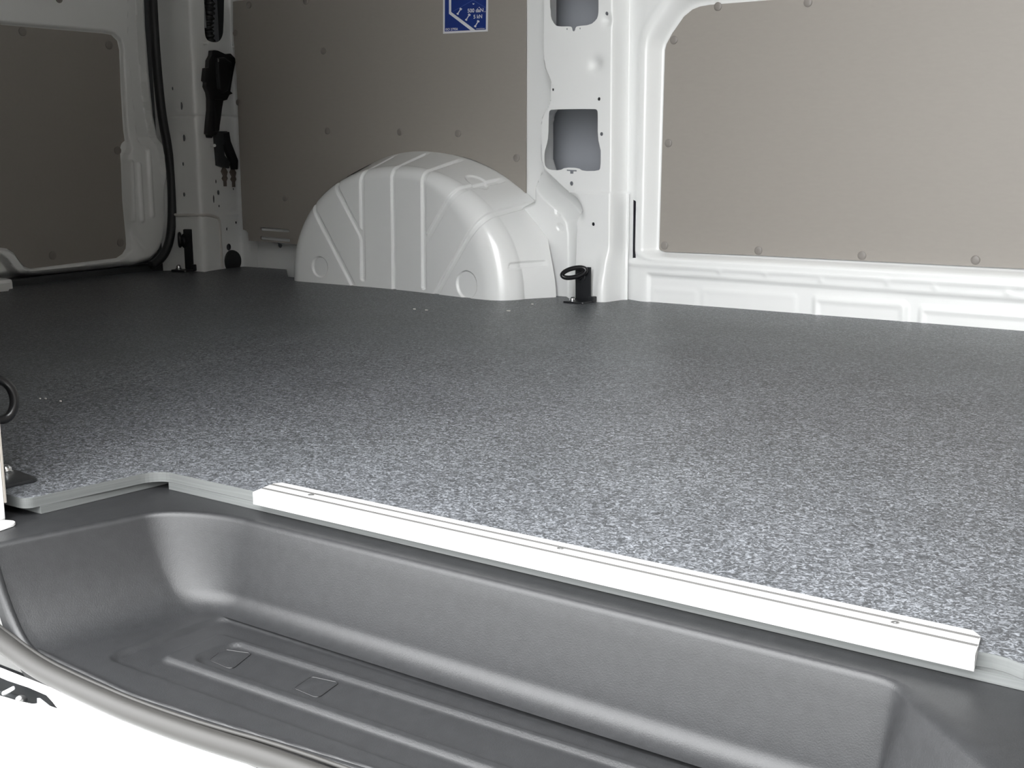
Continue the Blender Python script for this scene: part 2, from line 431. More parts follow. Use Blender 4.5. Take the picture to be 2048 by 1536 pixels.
# outer skin behind the holes
sheet('outer_skin', [(-2.74, -.03), (FRONT, -.03), (FRONT, ROOF), (-2.74, ROOF)], [], .12, lambda u, v: np.stack([u, 2.60 - .012 * (v - .3) ** 2 * (v > .3), v], 1), 'primer_grey', wall)

# rear bay sheet behind the big board
RW = 2.56
bead = [PY([(524, 458.5), (577, 464)], 2.51), PY([(524, 476), (577, 480.5)], 2.51)]
def rear_map(u, v):
    y = np.full(u.shape, RW)
    for s in bead: y -= 0.050 * groove(seg_d(u, v, s), .020, .016)
    y -= 0.012 * (1 - sst(.035, .060, v)) * 0
    return np.stack([u, y, v], 1)
hr = [circle(PY([(560, 490)], RW)[0], .0085, 18)]
sheet('rear_bay_wall', [(-2.768, -.03), (-1.72, -.03), (-1.72, ROOF), (-2.768, ROOF)], hr, .05, rear_map, 'white_paint', wall, thick=.0012, fine=(-2.8, -2.35, -.05, .2, .006), facing=(0, -1, 0))

# rear pillar: plan path of two faces with a rounded edge
A1, B1 = (-2.885, 2.372), (-2.748, 2.398)
A2, B2 = (-2.757, 2.40), (-2.768, 2.566)
path = smooth_line([A1, (-2.80, 2.388), (-2.762, 2.395), (-2.750, 2.402), (-2.753, 2.425), (-2.768, 2.53), (-2.764, 2.555), (-2.735, 2.562), (-2.70, 2.562)], 3)
pl = np.r_[0, np.cumsum(np.linalg.norm(np.diff(path, axis=0), axis=1))]
def path_at(u):
    x = np.interp(u, pl, path[:, 0]); y = np.interp(u, pl, path[:, 1])
    e = .003; tx = np.interp(u + e, pl, path[:, 0]) - np.interp(u - e, pl, path[:, 0]); ty = np.interp(u + e, pl, path[:, 1]) - np.interp(u - e, pl, path[:, 1])
    L = np.hypot(tx, ty) + 1e-9
    return x, y, ty / L, -tx / L                 # normal towards the cargo space
def f1(p):
    q = on_wall(p, A1, B1); return q
u2 = pl[np.argmin(np.abs(path[:, 1] - 2.43))] - .03 * 0
def f2(p):                                       # pixel on the inner face -> (u, z)
    q = on_wall(p, A2, B2); d = np.array(B2) - np.array(A2); y = 2.40 + q[0] * d[1] / np.linalg.norm(d)
    return np.array([np.interp(y, path[:, 1][5:], pl[5:]), q[1]])
zs1 = f1((350, 232))[1]; zs2 = f1((360, 430))[1]
bumps = [f1(p) for p in ((358, 212), (362, 276))]
def rp_map(u, v):
    x, y, nx, ny = path_at(u)
    d = -0.003 * groove(np.abs(v - zs1), .003, .003)
    d = d + 0.005 * sst(-.004, .002, zs2 - v)
    for c in bumps: d = d - 0.004 * np.clip(1 - np.hypot(u - c[0] - .004, v - c[1]) / .018, 0, 1)
    return np.stack([x + nx * d, y + ny * d, v], 1)
z2 = lambda pts: [(300 + a / 5.12, b / 5.12) for a, b in pts]
z3 = lambda pts: [(300 + a / 4.955, 250 + b / 4.955) for a, b in pts]
rh = []
for p, ru, rz in (((345, 177), .003, .005), ((362, 212), .0045, .011), ((367, 276), .0055, .0095), ((366, 328), .0035, .0055), ((368, 389), .0045, .006)):
    rh.append(circle(f1(p), ru, 14, rz))
for p, ru, rz in (((431, 363), .003, .006), ((436, 385), .0055, .007), ((426, 398), .0035, .012), ((437.5, 412), .003, .004), ((451, 458), .003, .005), ((455, 494), .010, .010), ((474, 319), .005, .005), ((475.5, 337), .0045, .011), ((477, 364), .0055, .006), ((467, 378), .002, .003), ((480, 434), .006, .011), ((470, 445), .003, .004)):
    rh.append(circle(f2(p), ru, 14, rz))
top_hole = rnd(np.array([f2(p) for p in [(406.5, -40), (406.5, 60), (410, 78), (420, 84), (437, 85), (445, 75), (448, 60), (449, -40)]]), 2)
rh.append(top_hole)
low_c = f2((461, 522)); 
sheet('rear_pillar', [(0, -.03), (pl[-1], -.03), (pl[-1], ROOF), (0, ROOF)], rh, .04, rp_map, 'white_paint', wall, thick=.0012, fine=(-1, 1, -.05, .76, .0042), facing=(1, -1, 0))
# big round opening by the floor, with its dark backing cup
bm = bmesh.new(); c3 = on_wall((461, 522), A2, B2); d2 = (np.array(B2) - np.array(A2)) / np.linalg.norm(np.array(B2) - np.array(A2))
cc = np.array(A2) + d2 * c3[0]
lathe(bm, [(.0, .006), (.029, .006), (.031, .004), (.032, .0)], (cc[0] + .006, cc[1], c3[1]), (1, -.06, 0), 28)
sharp(obj('round_grommet', from_bm('round_grommet', bm), 'black_rubber', wall, True), 30)
# overlapped sealant bead of the lower pillar sheet
bm = bmesh.new()
sp = []
for p in [(349, 428), (360, 431), (378, 429.5), (400, 431), (412, 431)]:
    q = f1(p); x, y, nx, ny = path_at(np.array([q[0]])); sp.append((x[0] + nx[0] * .006, y[0] + ny[0] * .006, q[1]))
for p in [(425, 433), (434, 437), (436, 460), (438, 500), (440, 534)]:
    q = f2(p); x, y, nx, ny = path_at(np.array([q[0]])); sp.append((x[0] + nx[0] * .005, y[0] + ny[0] * .005, q[1]))
tube(bm, smooth_line(sp, 1), .0042, 8); obj('sealant_bead', from_bm('sealant_bead', bm), 'sealant', wall, True)
# little white locating pins
for p in ((405, 86), (462, 92), (420, 291)):
    q = f2(p); x, y, nx, ny = path_at(np.array([q[0]])); bm = bmesh.new()
    tube(bm, [(x[0], y[0], q[1]), (x[0] + .022, y[0] - .006, q[1])], .0045, 10)
    sharp(obj('locating_pin', from_bm('locating_pin', bm), 'white_paint', wall, True), 40)

# dark closing skin behind the rear pillar
obj('pillar_backing', mesh('pillar_backing', [(-2.93, 2.36, -.03), (-2.93, 2.66, -.03), (-2.70, 2.66, -.03), (-2.93, 2.36, ROOF), (-2.93, 2.66, ROOF), (-2.70, 2.66, ROOF)], [(0, 1, 4, 3), (1, 2, 5, 4)]), 'dark_cavity', wall)

# ---------------- ceiling, front bulkhead, right wall
o = sheet('ceiling', [(-2.95, .60), (FRONT + .02, .60), (FRONT + .02, 2.66), (-2.95, 2.66)], [], .1, lambda u, v: np.stack([u, v, ROOF + .004 * np.cos(u * 22)], 1), 'roof_bounce_grey')  # grey in place of white, added to cut light bounced off the roof
tag(o, 'ribbed roof of the cargo space, coloured grey to cut bounce light', 'ceiling', kind='structure')
o = sheet('wall_front', [(.62, -.03), (2.62, -.03), (2.62, ROOF), (.62, ROOF)], [], .1, lambda u, v: np.stack([FRONT + .005 * np.cos(u * 18), u, v], 1), 'panel_board')
tag(o, 'grey bulkhead between the cargo space and the cab', 'wall', kind='structure')
wr = bpy.data.objects.new('wall_right', None); COL.objects.link(wr)
tag(wr, 'white side wall of the van around the open sliding door', 'wall', kind='structure')
AX0, AX1, AZ1 = -1.146, -0.02, 1.62
RYI = .722
sheet('inner_sheet', [(-2.95, .0), (-2.95, ROOF), (FRONT, ROOF), (FRONT, .0), (AX1, .0), (AX1, AZ1), (AX0, AZ1), (AX0, .0)], [], .12, lambda u, v: np.stack([u, np.full(u.shape, RYI - .02) + .02 * (u > -1.24) * (u < -1.1), v], 1), 'panel_board', wr, thick=.002)  # board colour added on this wall to cut light bouncing to the rear
sheet('outer_sheet', [(-2.95, -.50), (-2.95, ROOF), (FRONT, ROOF), (FRONT, -.50), (AX1, -.5), (AX1, AZ1), (AX0 - .01, AZ1), (AX0 - .01, -.50)], [], .12, lambda u, v: np.stack([u, np.full(u.shape, .60), v], 1), 'white_paint', wr, thick=.002)
bm = bmesh.new()
box(bm, ((AX0 - .03), (RYI + .61) / 2, (ROOF - .02) / 2), (.06, RYI - .61, ROOF + .02), .004)
box(bm, ((AX1 + .05), (RYI + .61) / 2, (ROOF - .1) / 2), (.1, RYI - .61, ROOF + .1), .004)
box(bm, ((AX0 + AX1) / 2, (RYI + .61) / 2, (AZ1 + ROOF) / 2), (AX1 - AX0 + .1, RYI - .61, ROOF - AZ1), .004)
obj('door_opening_frame', from_bm('door_opening_frame', bm), 'white_paint', wr)
q = PZ([(-40, 1046), (12, 1040), (27, 1041.5), (31, 1044), (27, 1048), (0, 1057), (-40, 1068)], -.0165)
prism('pillar_flange', [(a, b_, -.019) for a, b_ in q], (0, 0, .003), 'white_paint', wr, .001)

# ---------------- sill under the door opening
prof = smooth_line([(.644, -.128), (.638, -.133), (.634, -.137), (.631, -.145), (.630, -.160), (.624, -.168), (.598, -.172), (.585, -.180), (.570, -.196), (.560, -.200), (.535, -.203), (.522, -.215), (.515, -.26), (.515, -.50)], 2)
sl = np.r_[0, np.cumsum(np.linalg.norm(np.diff(prof, axis=0), axis=1))]
def sill_v(z): k = np.argmin(np.abs(prof[:60, 1] - z)); return sl[k]
def on_sill(p):
    q = on_y(p, .6308); return (q[0], np.interp(-q[2], -prof[:, 1], sl))
def sill_map(u, v):
    y = np.interp(v, sl, prof[:, 0]); z = np.interp(v, sl, prof[:, 1]); return np.stack([u, y, z], 1)
sl_px = [(-60, 1340), (0, 1365), (41, 1380), (78, 1395.6), (95, 1407), (112, 1421), (101, 1417), (76, 1408), (60, 1409), (35, 1403.5), (0, 1393), (-60, 1372)]
slot_u = np.array([on_sill(p) for p in sl_px])
sill = sheet('trim_1', [(-1.6, 0), (FRONT, 0), (FRONT, sl[-1]), (-1.6, sl[-1])], [slot_u], .03, sill_map, 'white_paint', None, thick=.0015, fine=(-1.25, -.5, -1, .2, .006), facing=(0, -1, .5))
tag(sill, 'glossy white painted sill below the step and its rubber seal', 'sill', kind='structure')

# sliding door rail with its roller behind the slot of the sill
rail = thing('door_rail', 'dark sliding door rail with grey roller inside the slot of the white sill', 'rail', tuple(on_y((40, 1395), .645)))
inv = Vector(rail.location)
def loc3(p, y): return Vector(on_y(p, y)) - inv
bm = bmesh.new(); a, b_ = loc3((-80, 1350), .652), loc3((105, 1415), .652)
box(bm, (a + b_) / 2 + Vector((0, .006, -.01)), (abs(b_.x - a.x) + .03, .004, .06)); obj('rail_back', from_bm('rail_back', bm), 'black_steel', rail)
bm = bmesh.new(); q = [loc3(p, .642) for p in ((74, 1396), (80, 1396), (113, 1421), (100, 1417), (74, 1408))]
obj('rail_end', mesh('rail_end', q, [(0, 1, 2, 3, 4)]), 'wire_grey', rail)
bm = bmesh.new(); lathe(bm, [(0, -.006), (.0025, -.0055), (.004, -.002), (.0042, .002), (.003, .005), (0, .006)], loc3((43, 1399), .638), (.3, -1, .5), 16); obj('roller', from_bm('roller', bm), 'zinc', rail, True)
bm = bmesh.new(); tube(bm, [loc3((8, 1387), .638), loc3((27, 1376), .638)], [.0024, .0018], 10); obj('roller_arm', from_bm('roller_arm', bm), 'sticker_white', rail, True)
bm = bmesh.new(); box(bm, loc3((20, 1394), .646), (.03, .004, .006), .001); obj('roller_bracket', from_bm('roller_bracket', bm), 'charcoal_plastic', rail)

# ---------------- cargo floor: film faced board on a lower layer
corner = PZ([(330, 950), (80, 1012)], 0.0)
fy = .8945
wallpts = PZ([(2048, 662), (1300, 602), (1252, 598), (1232, 600), (1210, 604.5), (1160, 604), (1143, 600), (1128, 590), (1060, 592), (1000, 594), (900, 586), (780, 572), (660, 563), (590, 556), (576, 554)], 0.0)
rearpts = PZ([(573, 538), (490, 533), (440, 537), (410, 544), (385, 542), (345, 541), (300, 542), (100, 563), (20, 574), (17, 582)], 0.0)
fo = [(-.185 + .0, fy)] 
rc = PZ([(1955, 1303), (1985, 1308), (2015, 1316), (2048, 1329)], 0.0)
right_curve = [tuple(p) for p in rc] + [(rc[-1][0] + .022, rc[-1][1] - .022), (rc[-1][0] + .034, rc[-1][1] - .055), (rc[-1][0] + .04, .745)]
fo = [(FRONT - .01, .735), (FRONT - .01, LEFT_Y)] + [tuple(p) for p in wallpts] + [tuple(p) for p in rearpts] + [(-2.905, 1.2), (-2.905, .725)]
lc = [(-1.130, .7375)]
left_curve = fillet([(-1.40, .737), (-1.141, .7415), (-1.119, fy + .0015), (-.7, fy - .0015)], [0, .012, .026, 0], 8)[1:-1]
fo += [(-1.40, .725), (-1.40, .737)] + [tuple(p) for p in left_curve] + right_curve + [(rc[-1][0] + .045, .735)]
fo = np.array(fo)
def slab(name, P, z1, z0, mat_top, mat_side, parent=None):
    V, T = triangulate(P, [], 0)
    n = len(V); me = bpy.data.meshes.new(name)
    e = {}
    for t_ in T:
        for a, b_ in ((t_[0], t_[1]), (t_[1], t_[2]), (t_[2], t_[0])): e[(a, b_)] = 1
    up_ = np.cross(V[T[0][1]] - V[T[0][0]], V[T[0][2]] - V[T[0][0]]) > 0
    if not up_: T = T[:, ::-1]; e = {(b_, a): 1 for a, b_ in e}
    rim = [(a, b_) for a, b_ in e if (b_, a) not in e]
    F_ = [tuple(t_) for t_ in T] + [tuple(x + n for x in t_[::-1]) for t_ in T]; k = len(F_)
    F_ += [(b_, a, a + n, b_ + n) for a, b_ in rim]
    me.from_pydata([(x, y, z1) for x, y in V] + [(x, y, z0) for x, y in V], [], [tuple(int(i) for i in f) for f in F_])
    me.materials.append(MAT[mat_top]); me.materials.append(MAT[mat_side])
    for i, p in enumerate(me.polygons): p.material_index = 1 if i >= len(T) else 0
    o = bpy.data.objects.new(name, me); COL.objects.link(o); o.parent = parent
    return o
floor = slab('floor', fo, 0.0, -.0110, 'floor_film', 'board_edge')
tag(floor, 'dark speckled film-faced plywood floor of the cargo space', 'floor', kind='structure')
lf = [(FRONT - .02, .745), (FRONT - .02, 2.42), (-1.45, 2.38), (-1.45, 2.25), (-2.4, 2.25), (-2.75, 2.35), (-2.88, 1.9), (-2.88, .755), (-1.40, .755)]
lf += [(-1.138, .757), (-1.1225, .907), (-1.1225, .93), (-1.1025, .93), (-1.1025, fy + .0003), (-.02, fy - .0140), (-.02, .745)]
slab('lower_board', np.array(lf), -.0112, -.0192, 'board_edge', 'board_edge', floor)
V_ = [(-2.95, .90, -.021), (FRONT, .90, -.021), (FRONT, 2.66, -.021), (-2.95, 2.66, -.021), (-2.95, .60, -.021), (-1.12, .60, -.021), (-1.12, .90, -.021)]
obj('underbody', mesh('underbody', V_, [(0, 6, 1, 2, 3), (4, 5, 6, 0)]), 'dark_cavity', floor)
# joint line, a scratch and crumbs
a, b_ = PZ([(116, 797)], 0)[0], PZ([(920, 598.5)], 0)[0]; d = (b_ - a) / np.linalg.norm(b_ - a); nn = np.array([-d[1], d[0]]) * .0005
segs = []
for s0, s1 in ((0.0, .30), (.31, .42), (.46, .55), (.965, 1.0)):
    p, q = a + (b_ - a) * s0, a + (b_ - a) * s1; segs.append((p, q))
V_, F_ = [], []
for p, q in segs:
    k = len(V_); V_ += [(*(p - nn), .0004), (*(q - nn), .0004), (*(q + nn), .0004), (*(p + nn), .0004)]; F_.append((k, k + 1, k + 2, k + 3))
o = obj('scratch', mesh('scratch', V_, F_), 'scratch_light', floor)
bm = bmesh.new()
for p, s in (((829, 618), .0035), ((853, 620), .004), ((1017, 621.5), .005), ((91, 797), .0022), ((121, 802), .0022), ((80, 797), .002), ((1065, 608), .003)):
    q = on_z(p, .001); box(bm, (q[0], q[1], .001), (s * 1.6, s * .8, .0018), .0004)
o = obj('crumbs', from_bm('crumbs', bm), 'crumb'); tag(o, 'white crumbs scattered on the dark cargo floor', 'debris', kind='stuff')

# ================================================================== WHEEL ARCH
NT, NS = 860, 262
th = np.linspace(math.pi, 0, NT)
def outline_pts(cx, hl, hr, top, th, e):
    c, s = np.cos(th), np.sin(th)
    r = (np.abs(c) ** e + np.abs(s) ** e) ** (-1 / e)
    return cx + np.where(c < 0, hl, hr) * c * r, top * s * r
fx, fz = outline_pts(-2.012, .367, .372, .297, th, 2.15)
wx_, wz_ = outline_pts(-2.05, .372, .452, .330, th, 2.0)
right = sst(.25, 1.0, np.cos(th))
yw = 2.505 - .072 * sst(.78, 1.0, np.cos(th))
def yface(x): return 2.357 - .055 * sst(-2.10, -1.62, x)
Xg = np.zeros((NT, NS, 3))
nt_ = 60; nr_ = 40; nf_ = NS - nt_ - nr_
rk = .10 + .10 * right                            # shoulder radius as part of the radius
ry = .034 + .030 * right
cx0, cz0 = -2.005, -.02
yf_edge = yface(fx)
for j in range(NS):
    if j < nt_:                                  # tread from the wall to the shoulder
        s = j / nt_; X_ = wx_ + (fx - wx_) * s; Z_ = wz_ + (fz - wz_) * s; Y_ = yw + (yf_edge + ry - yw) * s
    elif j < nt_ + nr_:
        ph_ = (j - nt_) / nr_ * math.pi / 2; k = 1 - rk * (1 - math.cos(ph_))
        X_ = cx0 + (fx - cx0) * k; Z_ = cz0 + (fz - cz0) * k; Y_ = yface(X_) + ry * (1 - math.sin(ph_))
    else:
        s = (j - nt_ - nr_) / (nf_ - 1); k = (1 - rk) * (1 - s)
        X_ = cx0 + (fx - cx0) * k; Z_ = cz0 + (fz - cz0) * k
        Y_ = yface(X_)
    Xg[:, j, 0], Xg[:, j, 1], Xg[:, j, 2] = X_, Y_, Z_
du = np.gradient(Xg, axis=0); dv = np.gradient(Xg, axis=1); N_ = np.cross(du, dv)
N_ /= np.linalg.norm(N_, axis=2, keepdims=True) + 1e-12
if N_[NT // 2, NS - 40, 1] > 0: N_ = -N_
z4 = lambda pts: PY([(560 + a / 3.413, 290 + b / 3.413) for a, b in pts], 2.345)
U, V2 = Xg[..., 0], Xg[..., 2]
D = np.zeros(U.shape)
def ext(P, a=1.6):                               # lines run on over the tread
    P = P.copy(); P[0] = P[1] + (P[0] - P[1]) * a; return P
lines = [(z4([(200, 425), (468, 948)]), .0075), (z4([(350, 275), (528, 615), (540, 660)]), .0075), (z4([(533, 190), (543, 915)]), .0080), (z4([(755, 240), (765, 1010)]), .0080),
         (z4([(990, 250), (993, 965)]), .0085), (z4([(1255, 285), (1000, 660)]), .0095), (z4([(1440, 470), (1085, 1020)]), .0085)]
for P, w in lines:
    D = np.maximum(D, groove(seg_d(U, V2, ext(P)), w, .0024))
zr = z4([(1520, 830)])[0]
D = np.maximum(D, .55 * groove(np.abs(V2 - .078 - 0.02 * (U + 1.6)), .009, .005) * (U > -1.66))
for c, r in ((z4([(248, 835)])[0], .0275), (z4([(1327, 945)])[0], .0335)):
    D = np.maximum(D, .8 * (1 - sst(r - .003, r, np.hypot(U - c[0], V2 - c[1]))) * (np.arange(NS) > nt_ + 8)[None, :])
face_depth = 0.0065
dip = z4([(1230, 195)])[0]
D = D + .5 * (1 - sst(.020, .026, np.hypot((U - dip[0]) * .8, (Xg[..., 1] - 2.41) * 1.0))) * (V2 > .2)
D = D * sst(.10, .30, np.arange(NS) / nt_)[None, :]     # the pressings run out before the wall
Xg -= N_ * (D * face_depth)[..., None]
Xg[..., 2] = np.maximum(Xg[..., 2], -.02)
arch = grid_mesh('wheel_arch', Xg, 'white_paint')
bm = bmesh.new(); bm.from_mesh(arch.data); bmesh.ops.recalc_face_normals(bm, faces=bm.faces[:]); bm.to_mesh(arch.data); bm.free()
tag(arch, 'white ribbed wheel arch bulging over the dark floor', 'wheel arch')

# ================================================================== BOARDS ON THE WALL
def fasteners(parent, pts3, nrm, r=.0088):
    bm = bmesh.new(); lathe(bm, [(r, 0), (r, .0014), (r * .86, .0024), (r * .4, .0029), (0, .003)], (0, 0, 0), nrm, 22)
    me = from_bm('fastener', bm); me.polygons.foreach_set('use_smooth', np.ones(len(me.polygons), bool)); me.set_sharp_from_angle(angle=math.radians(50))
    me.materials.append(MAT['fastener_plastic'])
    for p in pts3:
        o = bpy.data.objects.new('fastener', me); COL.objects.link(o); o.location = p; o.parent = parent
def board(name, outline, holes, y, thick, label):
    o = sheet(name, outline, holes, None or .2, lambda u, v: np.stack([u, np.full(u.shape, y), v], 1), 'panel_board', None, thick=thick, smooth=False, facing=(0, -1, 0))
    return tag(o, label, 'panel')
fb = board('front_panel', front_out, [], PB_F, .004, 'pale taupe lining board in the white front bay, rightmost board')
fasteners(fb, [on_y(p, PB_F) for p in ((1348, 80), (1436, 13), (1616, 5), (1337, 286), (1329, 491), (1517, 501), (1724, 511), (1951, 520))], (0, -1, 0))
MPY = 2.500
mp_px = [(1053, -60), (1051.5, 386), (1042, 378), (1010, 353), (980, 335), (945, 319), (905, 309), (860, 304.5), (820, 306), (777, 314), (734, 331), (696, 352), (669, 377), (641, 405), (617, 440), (604, 470), (597, 489), (560, 485), (497.5, 481), (496, 466), (493, 461.5), (486, 459), (483, 400), (473, 150), (466, 60), (466, 3)]
mo = PY(mp_px, MPY)
mo = np.vstack([mo[1:], PY([(540, -6)], MPY), [[mo[0][0] - .10, .95], [mo[0][0], .95]]])
slots = [fillet(PY([(521, 453.5), (579, 459.5), (579, 465), (521, 461)], MPY), .0035, 4), fillet(PY([(521, 472), (580, 477.5), (580, 484), (521, 479)], MPY), .0035, 4)]
mb = board('side_panel', mo, slots, MPY, .004, 'dark taupe lining board above the wheel arch with a blue sticker')
fasteners(mb, [on_y(p, MPY) for p in ((498, 10), (612, 2), (471, 66), (647, 102), (477, 205), (655, 262), (800, 264), (916, 267), (1033, 316), (570, 396))], (0, -1, 0))

# blue load sticker
SY = MPY - .0007
st = thing('load_sticker', 'blue and white load lashing sticker on the taupe board above the wheel arch', 'sticker', tuple(on_y((931, 30), MPY)))
so = Vector(st.location)
def z8(pts, y): return [Vector(on_y((860 + a / 14.63, b / 14.63), y)) - so for a, b in pts]
def flat(name, pts, y, mat, parent=st):
    V_ = z8(pts, y); 
    bm = bmesh.new(); f = bm.faces.new([bm.verts.new(v) for v in V_]); bm.normal_update()
    if f.normal.y > 0: f.normal_flip()
    r = bmesh.ops.extrude_face_region(bm, geom=[f])
    for g in r['geom']:
        if isinstance(g, bmesh.types.BMVert): g.co.y += -.0002
    bmesh.ops.recalc_face_normals(bm, faces=bm.faces[:])
    return obj(name, from_bm(name, bm), mat, parent)
flat('backing', [(385, -700), (385, 987), (1692, 918), (1708, -760)], SY + .0004, 'sticker_white')
flat('blue_field', [(438, -650), (432, 922), (1635, 865), (1652, -700)], SY, 'sticker_blue')
flat('white_line', [(556, -600), (556, 405), (1195, 893), (1335, 885), (620, 350), (620, -600)], SY - .0003, 'sticker_white')
for a, b_ in (((660, 340), (1260, 5)), ((1260, 5), (1625, 225))):
    dx, dy = b_[0] - a[0], b_[1] - a[1]; L = math.hypot(dx, dy); nx, ny = -dy / L * 9, dx / L * 9
    flat('thin_line', [(a[0] + nx, a[1] + ny), (b_[0] + nx, b_[1] + ny), (b_[0] - nx, b_[1] - ny), (a[0] - nx, a[1] - ny)], SY - .0003, 'sticker_pale_blue')
for (x0, y0), (x1, y1) in (((797, 425), (915, 240)), ((1047, 600), (1165, 410)), ((1312, 790), (1425, 600))):
    d = np.array([x1 - x0, y1 - y0], float); L = np.linalg.norm(d); d /= L; n = np.array([-d[1], d[0]])
    prof_ = [(0, 24), (18, 34), (38, 26), (55, 13), (L - 50, 13), (L - 52, 34), (L - 18, 36), (L, 30)]
    pts = [np.array([x0, y0]) + d * a + n * w for a, w in prof_] + [np.array([x0, y0]) + d * a - n * w for a, w in prof_[::-1]]
    flat('arrow_mark', [tuple(p) for p in pts], SY - .0003, 'sticker_white')
flat('eye_mark', [(1243, 95), (1262, 100), (1272, 112), (1285, 100), (1297, 92), (1290, 125), (1272, 135), (1252, 125)], SY - .0003, 'sticker_white')
flat('eye_mark', [(1425, 205), (1442, 212), (1460, 205), (1458, 230), (1428, 230)], SY - .0003, 'sticker_white')
flat('eye_mark', [(1590, 338), (1625, 330), (1622, 348), (1590, 350)], SY - .0003, 'sticker_white')
flat('small_print', [(1450, 792), (1545, 785), (1545, 806), (1450, 812)], SY - .0003, 'sticker_pale_blue')
flat('small_print', [(1350, 838), (1600, 826), (1600, 840), (1350, 852)], SY - .0003, 'sticker_white')
def text(name, s, p0, p1, hgt, parent, mat):
    cu = bpy.data.curves.new(name, 'FONT'); cu.body = s; cu.size = 1.0; cu.offset = 0.018
    tmp = bpy.data.objects.new(name, cu); COL.objects.link(tmp)
    dg = bpy.context.evaluated_depsgraph_get(); me = bpy.data.meshes.new_from_object(tmp.evaluated_get(dg)); bpy.data.objects.remove(tmp)
    co = np.array([v.co[:2] for v in me.vertices]); lo, hi = co.min(0), co.max(0)
    a, b_, c = z8([p0, p1, (p0[0], p0[1] - hgt)], SY - .0004)
    for v in me.vertices:
        k, l = (v.co.x - lo[0]) / (hi[0] - lo[0]), (v.co.y - 0) / (hi[1] - 0)
        v.co = a + (b_ - a) * k + (c - a) * l
    me.materials.clear()
    return obj(name, me, mat, parent)
text('lettering', '500 daN', (1098, 368), (1562, 346), 112, st, 'sticker_white')
text('lettering', '5 kN', (1272, 544), (1525, 528), 108, st, 'sticker_white')
text('lettering', 'ISO 27956', (458, 894), (812, 876), 66, st, 'sticker_white')

# ================================================================== REAR DOOR
DX = -2.878
door = bpy.data.objects.new('door_1', None); COL.objects.link(door)
tag(door, 'white rear door of the van lined with a dark board', 'door', kind='structure')
dp_px = [(-20, 48), (120, 60), (205, 67), (222, 70), (234, 82), (238, 100), (241, 180), (246, 260), (249.5, 285), (249, 296), (243, 306), (241, 320), (244, 400), (252, 485), (251, 497), (244, 508), (232, 516), (150, 526), (62, 537), (48, 533), (38, 521), (28, 506), (14, 497), (-20, 492)]
DPX = DX - .012
dpo = PX(dp_px, DPX)
dpo = np.vstack([dpo, [[1.45, dpo[-1][1]], [1.45, dpo[0][1] - .0]]])
edge_px = [(294, -60), (299, 60), (307, 160), (314, 230), (326, 290), (334, 360), (336, 440), (332, 480), (322, 505), (303, 526), (270, 536), (60, 556), (0, 566)]
eo = PX(edge_px, DX)
zlow = eo[-1][1]
dout = np.vstack([eo, [[.95, zlow], [.95, ROOF - .05], [eo[0][0], ROOF - .05]]])
l1 = PX([(258, -40), (258, 80), (266, 180), (277, 285)], DX); l2 = PX([(278, -40), (283, 80), (291, 180), (299, 240), (312, 300), (320, 370)], DX)
l3 = PX([(257, 325), (262, 440)], DX); l4 = PX([(272, 330), (279, 440)], DX); l5 = PX([(291, 300), (299, 430)], DX)
lowline = smooth_line(PX([(-40, 500), (0, 508), (18, 520), (30, 540), (50, 552), (120, 549), (260, 534), (300, 523)], DX), 2)
bulge = PX([(275, 480)], DX)[0]
def door_map(u, v):
    e = sd_poly(u, v, dout)
    x = np.full(u.shape, DX) - .030 * sst(-.030, .0, e) ** 2
    w = sd_poly(u, v, dpo)
    x -= .014 * (1 - sst(.0, .009, w))
    def st_(P, d, wd):                            # a step along a line: the right side lies lower
        s = np.interp(v, P[::-1, 1], P[::-1, 0]); m = (v > P[:, 1].min() - .0) if True else 0
        return d * sst(-wd, wd, u - s)
    x -= .014 * sst(-.0025, .0025, u - np.interp(v, l1[::-1, 1], l1[::-1, 0])) * sst(l1[-1][1] - .01, l1[-1][1] + .02, v)
    x += .022 * sst(-.0025, .0025, u - np.interp(v, l2[::-1, 1], l2[::-1, 0])) * sst(l2[-1][1] - .02, l2[-1][1] + .05, v)
    for P in (l3, l4, l5): x += .006 * groove(seg_d(u, v, P), .009, .007)
    x += .012 * sst(-.02, .03, l1[-1][1] - v) * sst(PX([(240, 320)], DX)[0][0] - .0, PX([(262, 320)], DX)[0][0], u)
    d = seg_d(u, v, lowline); below = np.zeros(u.shape)
    zl = np.interp(u, lowline[:, 0], lowline[:, 1])
    x -= .030 * sst(-.003, .008, zl - v) * (u < 2.36)
    x -= .010 * np.exp(-(((u - bulge[0]) * .8 + (v - bulge[1]) * .6) / .012) ** 2 - (((v - bulge[1]) * .8 - (u - bulge[0]) * .6) / .05) ** 2)
    return np.stack([x, u, v], 1)
sheet('door_shell', dout, [], .06, door_map, 'white_paint', door, thick=.0015, fine=(1.72, 2.6, -.1, .78, .0032), facing=(1, 0, 0))
dpn = sheet('door_panel', dpo, [], .3, lambda u, v: np.stack([np.full(u.shape, DPX + .0005), u, v], 1), 'panel_board', door, thick=.002, smooth=False, facing=(1, 0, 0))
fasteners(dpn, [on_x(p, DPX + .0005) for p in ((45, 63), (218, 90), (235, 301), (241, 485), (105, 511))], (1, 0, 0), .011)
fasteners(door, [on_x((118, -2), DX)], (1, 0, 0), .010)
# sill strip in front of the rear door and the closing body behind it
q = PX([(17, 574), (300, 543)], DX - .03)
bm = bmesh.new()
box(bm, (DX - .045, (2.42 + .7) / 2, -.008), (.05, 1.72, .05), .006); obj('rear_sill', from_bm('rear_sill', bm), 'charcoal_plastic', door)
obj('rear_closing', mesh('rear_closing', [(DX - .07, .60, -.05), (DX - .07, 2.66, -.05), (DX - .07, 2.66, ROOF), (DX - .07, .60, ROOF)], [(0, 1, 2, 3)]), 'dark_cavity', door)
